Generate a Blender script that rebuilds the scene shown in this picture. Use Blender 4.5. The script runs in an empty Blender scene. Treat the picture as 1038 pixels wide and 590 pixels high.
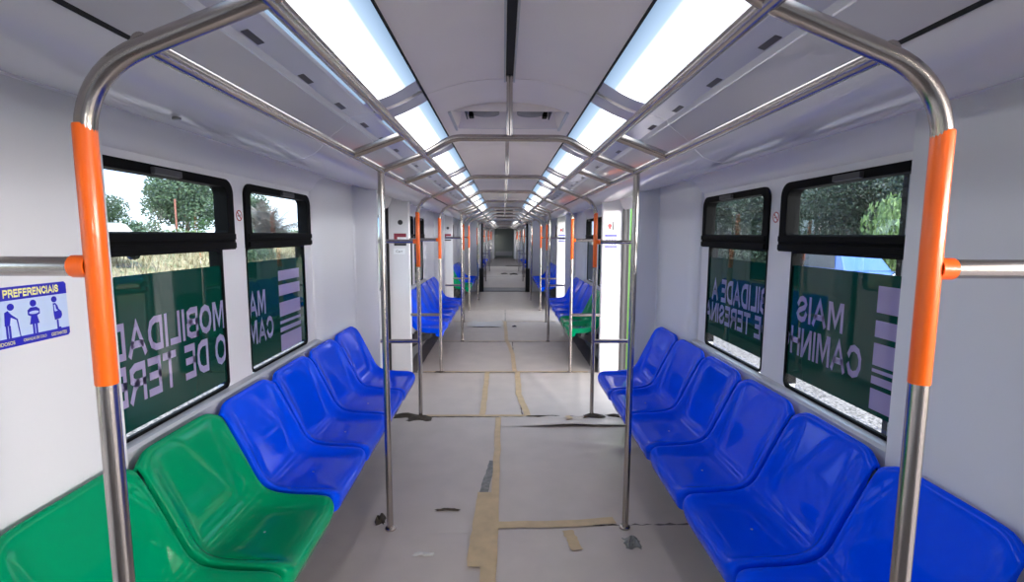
import bpy, bmesh, math, random
from mathutils import Vector, Matrix
random.seed(7)
SC = bpy.context.scene
COL = SC.collection

# ---------------------------------------------------------------- camera
F_PX = 510.0
cam_d = bpy.data.cameras.new('camera')
cam_d.sensor_fit = 'HORIZONTAL'; cam_d.sensor_width = 36.0
cam_d.lens = F_PX * 36.0 / 1038.0
cam_d.clip_start = 0.02; cam_d.clip_end = 600
cam = bpy.data.objects.new('camera', cam_d); COL.objects.link(cam)
def _ray(u, v): return Vector(((u - 519) / F_PX, -(v - 295) / F_PX, -1.0))
_y = _ray(510.5, 238).normalized()
_z = -_ray(500, 4850); _z = (_z - _z.dot(_y) * _y).normalized()
_x = _y.cross(_z)
cam.matrix_world = Matrix.Translation((-0.0265, 0, 1.5)) @ Matrix((_x, _y, _z)).to_4x4()
SC.camera = cam

# ---------------------------------------------------------------- light & exposure
SC.view_settings.view_transform = 'Standard'
SC.view_settings.look = 'None'
SC.view_settings.gamma = 1.0
SC.view_settings.use_curve_mapping = False
SC.view_settings.exposure = 0.7
LAMP = 2.7
SKY = 2.5
FILL_GLOW = 12.5  # gain on sky strength inside the added horizon glow
world = bpy.data.worlds.new('sky'); SC.world = world
world.use_nodes = True
nt = world.node_tree; nt.nodes.clear()
o_ = nt.nodes.new('ShaderNodeOutputWorld'); bg = nt.nodes.new('ShaderNodeBackground')
tc = nt.nodes.new('ShaderNodeTexCoord'); mp = nt.nodes.new('ShaderNodeMapping')
mp.inputs['Scale'].default_value = (1, 1, 2.6)
nz = nt.nodes.new('ShaderNodeTexNoise'); nz.inputs['Scale'].default_value = 2.3; nz.inputs['Detail'].default_value = 6
rp = nt.nodes.new('ShaderNodeValToRGB')
rp.color_ramp.elements[0].position = 0.36; rp.color_ramp.elements[0].color = (0.24, 0.46, 0.80, 1)
rp.color_ramp.elements[1].position = 0.50; rp.color_ramp.elements[1].color = (0.76, 0.87, 1.0, 1)
nt.links.new(tc.outputs['Generated'], mp.inputs['Vector']); nt.links.new(mp.outputs['Vector'], nz.inputs['Vector'])
nt.links.new(nz.outputs['Fac'], rp.inputs['Fac']); nt.links.new(rp.outputs['Color'], bg.inputs['Color'])
# added low horizon glow, out of view behind right, brightens the left wall panels
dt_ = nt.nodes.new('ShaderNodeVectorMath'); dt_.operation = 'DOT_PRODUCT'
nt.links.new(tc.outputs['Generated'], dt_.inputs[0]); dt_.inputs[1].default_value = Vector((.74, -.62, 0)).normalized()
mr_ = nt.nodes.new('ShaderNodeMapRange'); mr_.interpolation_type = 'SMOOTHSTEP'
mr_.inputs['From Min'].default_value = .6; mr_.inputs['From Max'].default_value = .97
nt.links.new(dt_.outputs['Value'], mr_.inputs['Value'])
st_ = nt.nodes.new('ShaderNodeMapRange'); st_.inputs['To Min'].default_value = SKY; st_.inputs['To Max'].default_value = SKY * FILL_GLOW
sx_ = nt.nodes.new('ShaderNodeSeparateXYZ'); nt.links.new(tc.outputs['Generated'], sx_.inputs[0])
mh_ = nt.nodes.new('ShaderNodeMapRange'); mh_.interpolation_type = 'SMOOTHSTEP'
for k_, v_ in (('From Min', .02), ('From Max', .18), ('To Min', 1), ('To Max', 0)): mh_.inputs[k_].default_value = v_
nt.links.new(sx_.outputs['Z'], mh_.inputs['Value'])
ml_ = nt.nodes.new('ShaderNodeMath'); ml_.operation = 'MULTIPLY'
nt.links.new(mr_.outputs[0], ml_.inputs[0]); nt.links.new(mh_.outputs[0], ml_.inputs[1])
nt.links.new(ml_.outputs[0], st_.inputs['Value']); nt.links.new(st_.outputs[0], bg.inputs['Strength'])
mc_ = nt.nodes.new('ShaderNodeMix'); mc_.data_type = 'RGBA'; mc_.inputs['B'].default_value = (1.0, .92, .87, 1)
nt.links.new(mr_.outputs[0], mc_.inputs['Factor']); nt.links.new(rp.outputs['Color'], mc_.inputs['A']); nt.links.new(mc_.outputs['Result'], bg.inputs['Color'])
nt.links.new(bg.outputs['Background'], o_.inputs['Surface'])
sun_d = bpy.data.lights.new('sun', 'SUN'); sun_d.energy = 6.0; sun_d.color = (1, .95, .86); sun_d.angle = math.radians(0.6)
sun = bpy.data.objects.new('sun', sun_d); COL.objects.link(sun)
sun.rotation_euler = (-Vector((0.10, -0.50, 0.86))).to_track_quat('-Z', 'Y').to_euler()

# ---------------------------------------------------------------- materials
def mat(name, color, rough=.5, metal=0., spec=.5, noise=0., nscale=8., bump=0., bscale=40., coat=0., stretch=None):
    m = bpy.data.materials.new(name); m.use_nodes = True
    n = m.node_tree; b = n.nodes['Principled BSDF']
    b.inputs['Base Color'].default_value = (*color, 1)
    b.inputs['Roughness'].default_value = rough
    b.inputs['Metallic'].default_value = metal
    b.inputs['Specular IOR Level'].default_value = spec
    if coat:
        b.inputs['Coat Weight'].default_value = coat; b.inputs['Coat Roughness'].default_value = .04
    if noise or bump:
        t = n.nodes.new('ShaderNodeTexCoord')
        mpn = n.nodes.new('ShaderNodeMapping')
        if stretch: mpn.inputs['Scale'].default_value = stretch
        n.links.new(t.outputs['Object'], mpn.inputs['Vector'])
    if noise:
        x = n.nodes.new('ShaderNodeTexNoise'); x.inputs['Scale'].default_value = nscale; x.inputs['Detail'].default_value = 5
        r = n.nodes.new('ShaderNodeValToRGB')
        r.color_ramp.elements[0].position = .3; r.color_ramp.elements[1].position = .7
        r.color_ramp.elements[0].color = (*[c * (1 - noise) for c in color], 1)
        r.color_ramp.elements[1].color = (*[min(1, c * (1 + noise)) for c in color], 1)
        n.links.new(mpn.outputs['Vector'], x.inputs['Vector']); n.links.new(x.outputs['Fac'], r.inputs['Fac'])
        n.links.new(r.outputs['Color'], b.inputs['Base Color'])
    if bump:
        x = n.nodes.new('ShaderNodeTexNoise'); x.inputs['Scale'].default_value = bscale; x.inputs['Detail'].default_value = 4
        bp = n.nodes.new('ShaderNodeBump'); bp.inputs['Strength'].default_value = bump; bp.inputs['Distance'].default_value = .01
        n.links.new(mpn.outputs['Vector'], x.inputs['Vector']); n.links.new(x.outputs['Fac'], bp.inputs['Height'])
        n.links.new(bp.outputs['Normal'], b.inputs['Normal'])
    return m
def srgb(r, g, b):
    f = lambda c: c / 12.92 if c <= .04045 else ((c + .055) / 1.055) ** 2.4
    return (f(r / 255), f(g / 255), f(b / 255))
M = {}
M['wall'] = mat('wall_plastic', srgb(222, 220, 224), .28, noise=.02, nscale=1.5)
M['panel'] = mat('wall_panel', srgb(218, 218, 222), .35)
M['ceil'] = mat('ceiling_plastic', srgb(246, 236, 231), .4, noise=.03, nscale=2)
M['slope'] = mat('ceiling_gloss_panel', srgb(200, 198, 204), .09, spec=.6)
M['cove'] = mat('cove_plastic', srgb(214, 212, 218), .16)
M['alu'] = mat('aluminium_trim', srgb(190, 192, 198), .3, metal=.6)
M['steel'] = mat('stainless_steel', srgb(184, 176, 171), .24, metal=1.)
M['orange'] = mat('orange_grip', srgb(255, 108, 22), .3, coat=.2)
M['blue'] = mat('blue_seat_plastic', srgb(0, 74, 240), .06, spec=.13)
M['green'] = mat('green_seat_plastic', srgb(0, 142, 94), .06, spec=.15)
M['black'] = mat('black_frame', srgb(9, 9, 10), .7, spec=.12)
M['sill'] = mat('window_ledge_grey', srgb(184, 186, 194), .35)
M['rubber'] = mat('black_rubber', srgb(22, 22, 24), .6)
M['darkgap'] = mat('dark_gap', srgb(20, 20, 22), .8)
M['slot'] = mat('air_slot_grey', srgb(92, 88, 88), .6)
M['endcap'] = mat('frosted_end_cap', srgb(206, 206, 222), .18)
M['grey'] = mat('grey_metal', srgb(128, 128, 132), .45, metal=.3)
M['darkgrey'] = mat('dark_grey_metal', srgb(66, 66, 70), .5)
M['floor'] = mat('floor_vinyl', srgb(112, 102, 98), .5, noise=.08, nscale=6)
M['paper'] = mat('protective_paper', srgb(206, 193, 183), .42, noise=.05, nscale=5, bump=.12, bscale=9)
M['tape'] = mat('tan_tape', srgb(208, 180, 138), .4, noise=.1, nscale=14)
M['torn'] = mat('torn_grey_paper', srgb(138, 136, 132), .7, noise=.3, nscale=40)
M['scrap'] = mat('dark_scrap', srgb(76, 66, 56), .8, noise=.3, nscale=30)
M['whitescrap'] = mat('white_scrap', srgb(215, 210, 205), .7)
M['white'] = mat('white_sticker', srgb(232, 234, 238), .4)
M['stickblue'] = mat('sticker_blue', srgb(34, 34, 178), .35)
M['palblue'] = mat('sticker_pale_blue', srgb(188, 206, 236), .35)
M['yellow'] = mat('sticker_yellow', srgb(244, 240, 140), .4)
M['red'] = mat('sticker_red', srgb(176, 36, 44), .4)
M['dkred'] = mat('sticker_dark_red', srgb(140, 44, 60), .4)
M['ink'] = mat('ink', srgb(50, 48, 54), .5)
M['gangway'] = mat('gangway_rubber', srgb(30, 30, 34), .6)
M['endgrey'] = mat('end_door_grey', srgb(146, 156, 150), .4)
M['bark'] = mat('bark', srgb(110, 84, 66), .9, noise=.2)
M['lime'] = mat('lime_paint', srgb(140, 214, 84), .5)
M['carwhite'] = mat('white_car_paint', srgb(225, 228, 232), .2, coat=.5)
M['carblue'] = mat('blue_car_paint', srgb(60, 96, 170), .2, coat=.5)
M['carglass'] = mat('car_glass', srgb(18, 22, 30), .08)
M['tyre'] = mat('tyre', srgb(20, 20, 20), .8)

def leafmat(name, c1, c2, sc=3.0):
    m = mat(name, c1, .55, noise=.0)
    n = m.node_tree; b = n.nodes['Principled BSDF']
    t = n.nodes.new('ShaderNodeTexCoord'); x = n.nodes.new('ShaderNodeTexNoise'); x.inputs['Scale'].default_value = sc; x.inputs['Detail'].default_value = 8
    r = n.nodes.new('ShaderNodeValToRGB'); r.color_ramp.elements[0].position = .35; r.color_ramp.elements[1].position = .68
    r.color_ramp.elements[0].color = (*c1, 1); r.color_ramp.elements[1].color = (*c2, 1)
    n.links.new(t.outputs['Object'], x.inputs['Vector']); n.links.new(x.outputs['Fac'], r.inputs['Fac']); n.links.new(r.outputs['Color'], b.inputs['Base Color'])
    return m
M['leaf'] = leafmat('leaf_green', srgb(34, 56, 44), srgb(78, 104, 72))
M['leaflight'] = leafmat('leaf_light', srgb(58, 84, 48), srgb(118, 144, 82))
M['leafshade'] = leafmat('leaf_shaded', srgb(16, 28, 26), srgb(58, 80, 60))  # darker leaf colour carries the shade of the backlit right-hand trees
M['palm'] = leafmat('palm_leaf', srgb(62, 70, 68), srgb(118, 108, 106))
M['dry'] = leafmat('dry_grass', srgb(112, 104, 80), srgb(168, 156, 126))

def thin_fresnel(n, ior):
    # the same fresnel from both sides of a thin pane
    g = n.nodes.new('ShaderNodeNewGeometry'); mr = n.nodes.new('ShaderNodeMapRange')
    mr.inputs['To Min'].default_value = ior; mr.inputs['To Max'].default_value = 1 / ior
    n.links.new(g.outputs['Backfacing'], mr.inputs['Value'])
    fr = n.nodes.new('ShaderNodeFresnel'); n.links.new(mr.outputs[0], fr.inputs['IOR']); return fr
def glassmat():
    m = bpy.data.materials.new('window_glass'); m.use_nodes = True
    n = m.node_tree; n.nodes.clear()
    o = n.nodes.new('ShaderNodeOutputMaterial'); mx = n.nodes.new('ShaderNodeMixShader')
    tr = n.nodes.new('ShaderNodeBsdfTransparent'); tr.inputs['Color'].default_value = (.86, .90, .92, 1)
    gl = n.nodes.new('ShaderNodeBsdfGlossy'); gl.inputs['Roughness'].default_value = .01
    fr = thin_fresnel(n, 1.35)
    n.links.new(fr.outputs[0], mx.inputs[0]); n.links.new(tr.outputs[0], mx.inputs[1]); n.links.new(gl.outputs[0], mx.inputs[2])
    n.links.new(mx.outputs[0], o.inputs['Surface'])
    return m
M['glass'] = glassmat()
def filmmat(name, col, clear=.06, transl=.25):
    # a perforated vinyl film on glass: mostly its own colour, partly see-through, glossy glass in front
    m = bpy.data.materials.new(name); m.use_nodes = True
    n = m.node_tree; n.nodes.clear()
    N = n.nodes.new
    o = N('ShaderNodeOutputMaterial')
    d = N('ShaderNodeBsdfDiffuse'); d.inputs['Color'].default_value = (*col, 1)
    t = N('ShaderNodeBsdfTranslucent'); t.inputs['Color'].default_value = (*col, 1)
    tr = N('ShaderNodeBsdfTransparent'); tr.inputs['Color'].default_value = (.8, .9, .88, 1)
    m1 = N('ShaderNodeMixShader'); m1.inputs[0].default_value = transl
    m2 = N('ShaderNodeMixShader'); m2.inputs[0].default_value = clear
    m3 = N('ShaderNodeMixShader'); fr = thin_fresnel(n, 1.35)
    g = N('ShaderNodeBsdfGlossy'); g.inputs['Roughness'].default_value = .02
    L = n.links.new
    L(d.outputs[0], m1.inputs[1]); L(t.outputs[0], m1.inputs[2]); L(m1.outputs[0], m2.inputs[1]); L(tr.outputs[0], m2.inputs[2])
    L(fr.outputs[0], m3.inputs[0]); L(m2.outputs[0], m3.inputs[1]); L(g.outputs[0], m3.inputs[2]); L(m3.outputs[0], o.inputs['Surface'])
    return m
M['film'] = filmmat('green_window_film', srgb(8, 66, 58), .05)
M['letter'] = filmmat('mauve_film_letters', srgb(176, 166, 208), .05, .25)

def lampmat():
    # fluorescent tube behind a frosted cover: brightest along the tube line
    m = bpy.data.materials.new('light_diffuser'); m.use_nodes = True
    n = m.node_tree; n.nodes.clear(); N = n.nodes.new; L = n.links.new
    o = N('ShaderNodeOutputMaterial'); e = N('ShaderNodeEmission'); tcx = N('ShaderNodeTexCoord')
    sp = N('ShaderNodeSeparateXYZ'); L(tcx.outputs['Generated'], sp.inputs[0])
    r = N('ShaderNodeValToRGB'); cr = r.color_ramp
    cr.elements[0].position = 0; cr.elements[0].color = (.08, .115, .165, 1)
    cr.elements[1].position = 1; cr.elements[1].color = (.08, .115, .165, 1)
    for p, c in ((.20, (.14, .19, .26, 1)), (.38, (1, 1, 1, 1)), (.64, (1, 1, 1, 1)), (.82, (.14, .19, .26, 1))):
        k = cr.elements.new(p); k.color = c
    L(sp.outputs['X'], r.inputs['Fac']); L(r.outputs['Color'], e.inputs['Color']); e.inputs['Strength'].default_value = LAMP
    L(e.outputs[0], o.inputs['Surface'])
    return m
M['lamp'] = lampmat()

# ---------------------------------------------------------------- mesh helpers
class MB:
    def __init__(s): s.v = []; s.f = []
    def add(s, verts, faces):
        b = len(s.v); s.v += [tuple(p) for p in verts]; s.f += [tuple(b + i for i in f) for f in faces]; return s
    def box(s, x0, x1, y0, y1, z0, z1):
        return s.add([(x0, y0, z0), (x1, y0, z0), (x1, y1, z0), (x0, y1, z0), (x0, y0, z1), (x1, y0, z1), (x1, y1, z1), (x0, y1, z1)],
                     [(0, 3, 2, 1), (4, 5, 6, 7), (0, 1, 5, 4), (1, 2, 6, 5), (2, 3, 7, 6), (3, 0, 4, 7)])
    def prism(s, poly, z0, z1):           # polygon in XY, extruded in Z
        n = len(poly)
        return s.add([(x, y, z0) for x, y in poly] + [(x, y, z1) for x, y in poly],
                     [tuple(range(n))[::-1], tuple(range(n, 2 * n))] + [(i, (i + 1) % n, n + (i + 1) % n, n + i) for i in range(n)])
    def strip(s, prof, ys, sgn=1):        # open XZ profile swept along Y
        n = len(prof); vs = []
        for y in ys: vs += [(sgn * x, y, z) for x, z in prof]
        fs = [(j * n + i, j * n + i + 1, (j + 1) * n + i + 1, (j + 1) * n + i) for j in range(len(ys) - 1) for i in range(n - 1)]
        return s.add(vs, fs)
    def solidstrip(s, prof, y0, y1, t=.008, sgn=1):  # profile with thickness upward
        up = [(x, z + t) for x, z in prof]
        loop = prof + up[::-1]; n = len(loop)
        return s.add([(sgn * x, y0, z) for x, z in loop] + [(sgn * x, y1, z) for x, z in loop],
                     [tuple(range(n)), tuple(range(n, 2 * n))[::-1]] + [(i, (i + 1) % n, n + (i + 1) % n, n + i) for i in range(n)])
    def tube(s, pts, r, n=14, cap=True):
        pts = [Vector(p) for p in pts]
        t0 = (pts[1] - pts[0]).normalized()
        a = Vector((0, 1, 0)) if abs(t0.y) < .9 else Vector((1, 0, 0))
        nrm = (a - a.dot(t0) * t0).normalized(); vs = []
        for i, p in enumerate(pts):
            if i == 0: t = t0
            elif i == len(pts) - 1: t = (pts[i] - pts[i - 1]).normalized()
            else: t = ((pts[i + 1] - p).normalized() + (p - pts[i - 1]).normalized()).normalized()
            nrm = (nrm - nrm.dot(t) * t).normalized(); bi = t.cross(nrm)
            rr = r[i] if isinstance(r, (list, tuple)) else r
            for k in range(n):
                an = 2 * math.pi * k / n
                vs.append(p + rr * (math.cos(an) * nrm + math.sin(an) * bi))
        fs = [(j * n + k, j * n + (k + 1) % n, (j + 1) * n + (k + 1) % n, (j + 1) * n + k) for j in range(len(pts) - 1) for k in range(n)]
        if cap: fs += [tuple(range(n))[::-1], tuple(range((len(pts) - 1) * n, len(pts) * n))]
        return s.add(vs, fs)
    def ring(s, outer, inner, x0, x1):    # closed YZ loops (same count) -> solid frame between X=x0..x1
        n = len(outer); vs = []
        for x in (x0, x1):
            vs += [(x, y, z) for y, z in outer]; vs += [(x, y, z) for y, z in inner]
        fs = []
        for i in range(n):
            j = (i + 1) % n
            fs += [(i, j, n + j, n + i), (2 * n + i, 3 * n + i, 3 * n + j, 2 * n + j), (i, 2 * n + i, 2 * n + j, j), (n + i, n + j, 3 * n + j, 3 * n + i)]
        return s.add(vs, fs)
    def build(s, name, m, parent=None, smooth=False, bevel=0, loc=None):
        me = bpy.data.meshes.new(name); me.from_pydata(s.v, [], s.f); me.update()
        bm = bmesh.new(); bm.from_mesh(me); bmesh.ops.recalc_face_normals(bm, faces=bm.faces); bm.to_mesh(me); bm.free()
        me.materials.append(M[m] if isinstance(m, str) else m)
        o = bpy.data.objects.new(name, me); COL.objects.link(o)
        if parent: o.parent = parent
        if loc: o.location = loc
        if smooth:
            me.shade_smooth()
            if smooth != 'all': me.set_sharp_from_angle(angle=math.radians(35))
        if bevel:
            b = o.modifiers.new('bevel', 'BEVEL'); b.width = bevel; b.segments = 2; b.limit_method = 'ANGLE'
        return o
def rounded(pts, rad, seg=8):
    pts = [Vector(p) for p in pts]; out = [pts[0]]
    for i in range(1, len(pts) - 1):
        r = rad[i - 1] if isinstance(rad, (list, tuple)) else rad
        a = pts[i - 1] - pts[i]; b = pts[i + 1] - pts[i]
        d = min(r, a.length * .49, b.length * .49)
        p0 = pts[i] + a.normalized() * d; p1 = pts[i] + b.normalized() * d
        if r <= 0: out.append(pts[i]); continue
        for k in range(seg + 1):
            t = k / seg; out.append((1 - t) ** 2 * p0 + 2 * t * (1 - t) * pts[i] + t * t * p1)
    out.append(pts[-1]); return out
def rrect(y0, y1, z0, z1, rt, rb, n=6):   # loop in YZ: rt top corner radius, rb bottom
    pts = []
    for (cy, cz, a0, r) in ((y1 - rb, z0 + rb, -90, rb), (y1 - rt, z1 - rt, 0, rt), (y0 + rt, z1 - rt, 90, rt), (y0 + rb, z0 + rb, 180, rb)):
        for k in range(n + 1):
            a = math.radians(a0 + 90 * k / n); pts.append((cy + r * math.cos(a), cz + r * math.sin(a)))
    return pts
def empty(name, loc=(0, 0, 0)):
    o = bpy.data.objects.new(name, None); COL.objects.link(o); o.location = loc; o.empty_display_size = .1; return o
def tag(o, label, cat, group=None, kind=None):
    if label: o['label'] = label
    if cat: o['category'] = cat
    if group: o['group'] = group
    if kind: o['kind'] = kind
    return o
def struct(o): o['kind'] = 'structure'; return o
def text_mesh(txt, bold=.012):
    cu = bpy.data.curves.new('t', 'FONT'); cu.body = txt; cu.offset = bold
    ob = bpy.data.objects.new('t', cu); COL.objects.link(ob)
    dg = bpy.context.evaluated_depsgraph_get()
    me = bpy.data.meshes.new_from_object(ob.evaluated_get(dg))
    vs = [tuple(v.co) for v in me.vertices]; fs = [tuple(p.vertices) for p in me.polygons]
    bpy.data.objects.remove(ob); bpy.data.curves.remove(cu); bpy.data.meshes.remove(me)
    return vs, fs
GLYPH = {
 'A': (.92, [[(0, 0), (.46, 1), (.92, 0)], [(.17, .30), (.75, .30)]]), 'B': (.78, [[(0, 0), (0, 1), (.5, 1), (.72, .9), (.72, .64), (.5, .53), (0, .53)], [(.5, .53), (.78, .42), (.78, .12), (.52, 0), (0, 0)]]),
 'C': (.82, [[(.82, .74), (.7, .93), (.45, 1), (.15, .9), (0, .65), (0, .35), (.15, .1), (.45, 0), (.7, .07), (.82, .28)]]),
 'D': (.80, [[(0, 0), (0, 1), (.42, 1), (.68, .88), (.80, .62), (.80, .38), (.68, .12), (.42, 0), (0, 0)]]), 'E': (.66, [[(.66, 1), (0, 1), (0, 0), (.68, 0)], [(0, .53), (.6, .53)]]),
 'H': (.76, [[(0, 0), (0, 1)], [(.76, 0), (.76, 1)], [(0, .53), (.76, .53)]]), 'I': (.0, [[(0, 0), (0, 1)]]), 'L': (.62, [[(0, 1), (0, 0), (.62, 0)]]),
 'M': (.96, [[(0, 0), (0, 1), (.14, 1), (.48, .14), (.82, 1), (.96, 1), (.96, 0)]]), 'N': (.78, [[(0, 0), (0, 1), (.06, 1), (.72, 0), (.78, 0), (.78, 1)]]),
 'O': (.88, [[(.44, 0), (.15, .1), (0, .36), (0, .64), (.15, .9), (.44, 1), (.73, .9), (.88, .64), (.88, .36), (.73, .1), (.44, 0)]]),
 'R': (.80, [[(0, 0), (0, 1), (.52, 1), (.75, .89), (.75, .61), (.52, .49), (0, .49)], [(.42, .49), (.62, .36), (.82, 0)]]),
 'S': (.74, [[(.70, .76), (.58, .94), (.36, 1), (.12, .93), (.03, .76), (.12, .6), (.62, .42), (.74, .25), (.62, .07), (.36, 0), (.1, .07), (0, .26)]]),
 'P': (.76, [[(0, 0), (0, 1), (.52, 1), (.76, .89), (.76, .59), (.52, .47), (0, .47)]]), 'F': (.64, [[(.66, 1), (0, 1), (0, 0)], [(0, .53), (.58, .53)]]),
 'T': (.76, [[(0, 1), (.76, 1)], [(.38, 1), (.38, 0)]]), ' ': (.16, [])}
def block_text(mb, txt, org, U, V, width, height, weight=.2):
    # bold sans-serif capitals drawn as thick strokes
    org, U, V = Vector(org), Vector(U), Vector(V); x = 0; pens = []
    for ch in txt:
        w, strokes = GLYPH[ch]
        pens += [[(x + px, py) for px, py in st_] for st_ in strokes]; x += w + .36
    total = x - .36 + weight; kx = width / total; h = weight / 2
    for st_ in pens:
        P = [Vector((px, py * (1 - weight) + h)) for px, py in st_]; P = [Vector((p.x, p.y)) for p in P]
        closed = (P[0] - P[-1]).length < 1e-6 and len(P) > 2
        if not closed:
            d0 = (P[1] - P[0]).normalized(); d1 = (P[-1] - P[-2]).normalized(); P[0] = P[0] - d0 * h; P[-1] = P[-1] + d1 * h
        L, n = [], len(P)
        for i, p in enumerate(P):
            a = P[i] - P[i - 1] if i > 0 else (P[-1] - P[-2] if closed else P[1] - P[0])
            b = P[i + 1] - P[i] if i < n - 1 else (P[1] - P[0] if closed else P[-1] - P[-2])
            a.normalize(); b.normalize(); na = Vector((-a.y, a.x)); nb = Vector((-b.y, b.x)); m = (na + nb).normalized(); k = min(1.6, 1 / max(.4, m.dot(na)))
            L.append((p + m * h * k, p - m * h * k))
        vs = [org + U * ((q.x + h) * kx) + V * (q.y * height) for pr in L for q in pr]
        mb.add(vs, [(2 * i, 2 * i + 1, 2 * i + 3, 2 * i + 2) for i in range(n - 1)])
    return mb
def put_text(mb, txt, org, U, V, width, height, bold=.012):
    vs, fs = text_mesh(txt, bold)
    x0 = min(v[0] for v in vs); x1 = max(v[0] for v in vs); y0 = min(v[1] for v in vs); y1 = max(v[1] for v in vs)
    org, U, V = Vector(org), Vector(U), Vector(V)
    if width is None: width = height * (x1 - x0) / (y1 - y0)
    return mb.add([org + U * ((x - x0) / (x1 - x0) * width) + V * ((y - y0) / (y1 - y0) * height) for x, y, z in vs], fs)
def poly_on(mb, pts, org, U, V, depth=0.0006):   # thin solid sticker shape
    org, U, V = Vector(org), Vector(U), Vector(V); Nn = U.cross(V).normalized() * depth
    n = len(pts)
    a = [org + U * x + V * y for x, y in pts]
    return mb.add(a + [p + Nn for p in a], [tuple(range(n))[::-1], tuple(range(n, 2 * n))] + [(i, (i + 1) % n, n + (i + 1) % n, n + i) for i in range(n)])
def circ(cx, cy, r, n=20, ry=None): return [(cx + r * math.cos(2 * math.pi * k / n), cy + (ry or r) * math.sin(2 * math.pi * k / n)) for k in range(n)]
def rect(x0, x1, y0, y1): return [(x0, y0), (x1, y0), (x1, y1), (x0, y1)]
ORD = ['nearest', 'second', 'third', 'fourth', 'fifth', 'farthest']

# ---------------------------------------------------------------- layout numbers (metres)
XI, XO = 1.25, 1.300            # inner / outer face of the side walls
PITCH = 4.54
BAYS1 = [2.43, 6.97, 11.51]
REAR = -2.11
END1, START2 = 13.22, 14.2
BAYS2 = [16.25, 20.79, 25.33, 29.87]
END2 = 31.6
HALF = 1.59                     # bay half length (bench zone), doors lie between bays
ZD = 1.86                       # top of doorway
# windows of a bay relative to its centre: (y0, y1)
WIN = [(-1.14, -0.12), (-0.02, 0.78)]

# ---------------------------------------------------------------- floor & side walls
mb = MB(); mb.box(-XO, XO, -4, 34, -.06, 0); struct(mb.build('floor', 'floor'))
allbays = [REAR] + BAYS1 + BAYS2
def wall(s, name):
    mb = MB()
    def b(y0, y1, z0, z1): mb.box(min(s * XI, s * XO), max(s * XI, s * XO), y0, y1, z0, z1)
    for c in allbays:
        y0, y1 = c - HALF - .03, c + HALF + .03
        if c == REAR: y0 = -4
        if c == BAYS1[2]: y1 = END1 + .05
        if c == BAYS2[0]: y0 = START2
        if c == BAYS2[3]: y1 = 34
        b(y0, y1, 0, .80); b(y0, y1, 1.72, 2.0)
        e = y0
        for w0, w1 in WIN:
            b(e, c + w0 + .02, 1.44, 1.72); e = c + w1 - .02
        b(e, y1, 1.44, 1.72); e = y0
        for w0, w1 in WIN:
            b(e, c + w0 + .008, .80, 1.44); e = c + w1 - .104
        b(e, y1, .80, 1.44)
    for c0, c1 in zip(allbays[:-1], allbays[1:]):
        if c1 == BAYS2[0]: continue
        b(c0 + HALF + .03, c1 - HALF - .03, ZD, 2.0)     # above the doorway
    return struct(mb.build(name, 'wall'))
wall(-1, 'wall_left'); wall(1, 'wall_right')
mb = MB(); mb.box(-XO, XO, -4.06, -4, 0, 2.3); struct(mb.build('wall_rear', 'wall'))
# bulkheads around the passage to the next carriage
def bulkhead(y0, y1, name):
    mb = MB()
    for s in (-1, 1):
        mb.box(min(s * .62, s * XO), max(s * .62, s * XO), y0, y1, 0, 2.3)
    mb.box(-.62, .62, y0, y1, 1.88, 2.3)
    return struct(mb.build(name, 'panel', bevel=.01))
bulkhead(END1, END1 + .1, 'wall_end')
bulkhead(START2 - .1, START2, 'wall_entry')
bulkhead(END2, END2 + .1, 'wall_back')

# door pillars: inner lining that steps in from the window wall and ends in a draught lip at each doorway
NT = [0]
def trim(mb, m, smooth=False, bevel=0):
    NT[0] += 1
    return struct(mb.build('trim_%d' % NT[0], m, smooth=smooth, bevel=bevel))
for c in allbays[1:]:
    for s in (-1, 1):
        for d in (-1, 1):
            if c == BAYS1[2] and d == 1: continue
            if c == BAYS2[0] and d == -1: continue
            Y = lambda o: c + d * o
            poly = [(s * XI, Y(.80)), (s * 1.237, Y(.805)), (s * 1.217, Y(.835)), (s * 1.206, Y(.885)), (s * 1.2, Y(.95)), (s * 1.2, Y(1.54)),
                    (s * 1.19, Y(1.55)), (s * 1.035, Y(1.55)), (s * 1.02, Y(1.56)), (s * 1.02, Y(1.595)), (s * 1.03, Y(1.605)), (s * XI, Y(1.605))]
            if c == 2.43 and d == -1:
                poly = [(s * XI, Y(.905)), (s * 1.2, Y(.905)), (s * 1.2, Y(1.54)), (s * 1.19, Y(1.55)), (s * 1.035, Y(1.55)), (s * 1.02, Y(1.56)),
                        (s * 1.02, Y(1.595)), (s * 1.03, Y(1.605)), (s * XI, Y(1.605))]
            mb = MB(); mb.prism(poly, 0, 1.9)
            trim(mb, 'panel', smooth=True)

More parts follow.
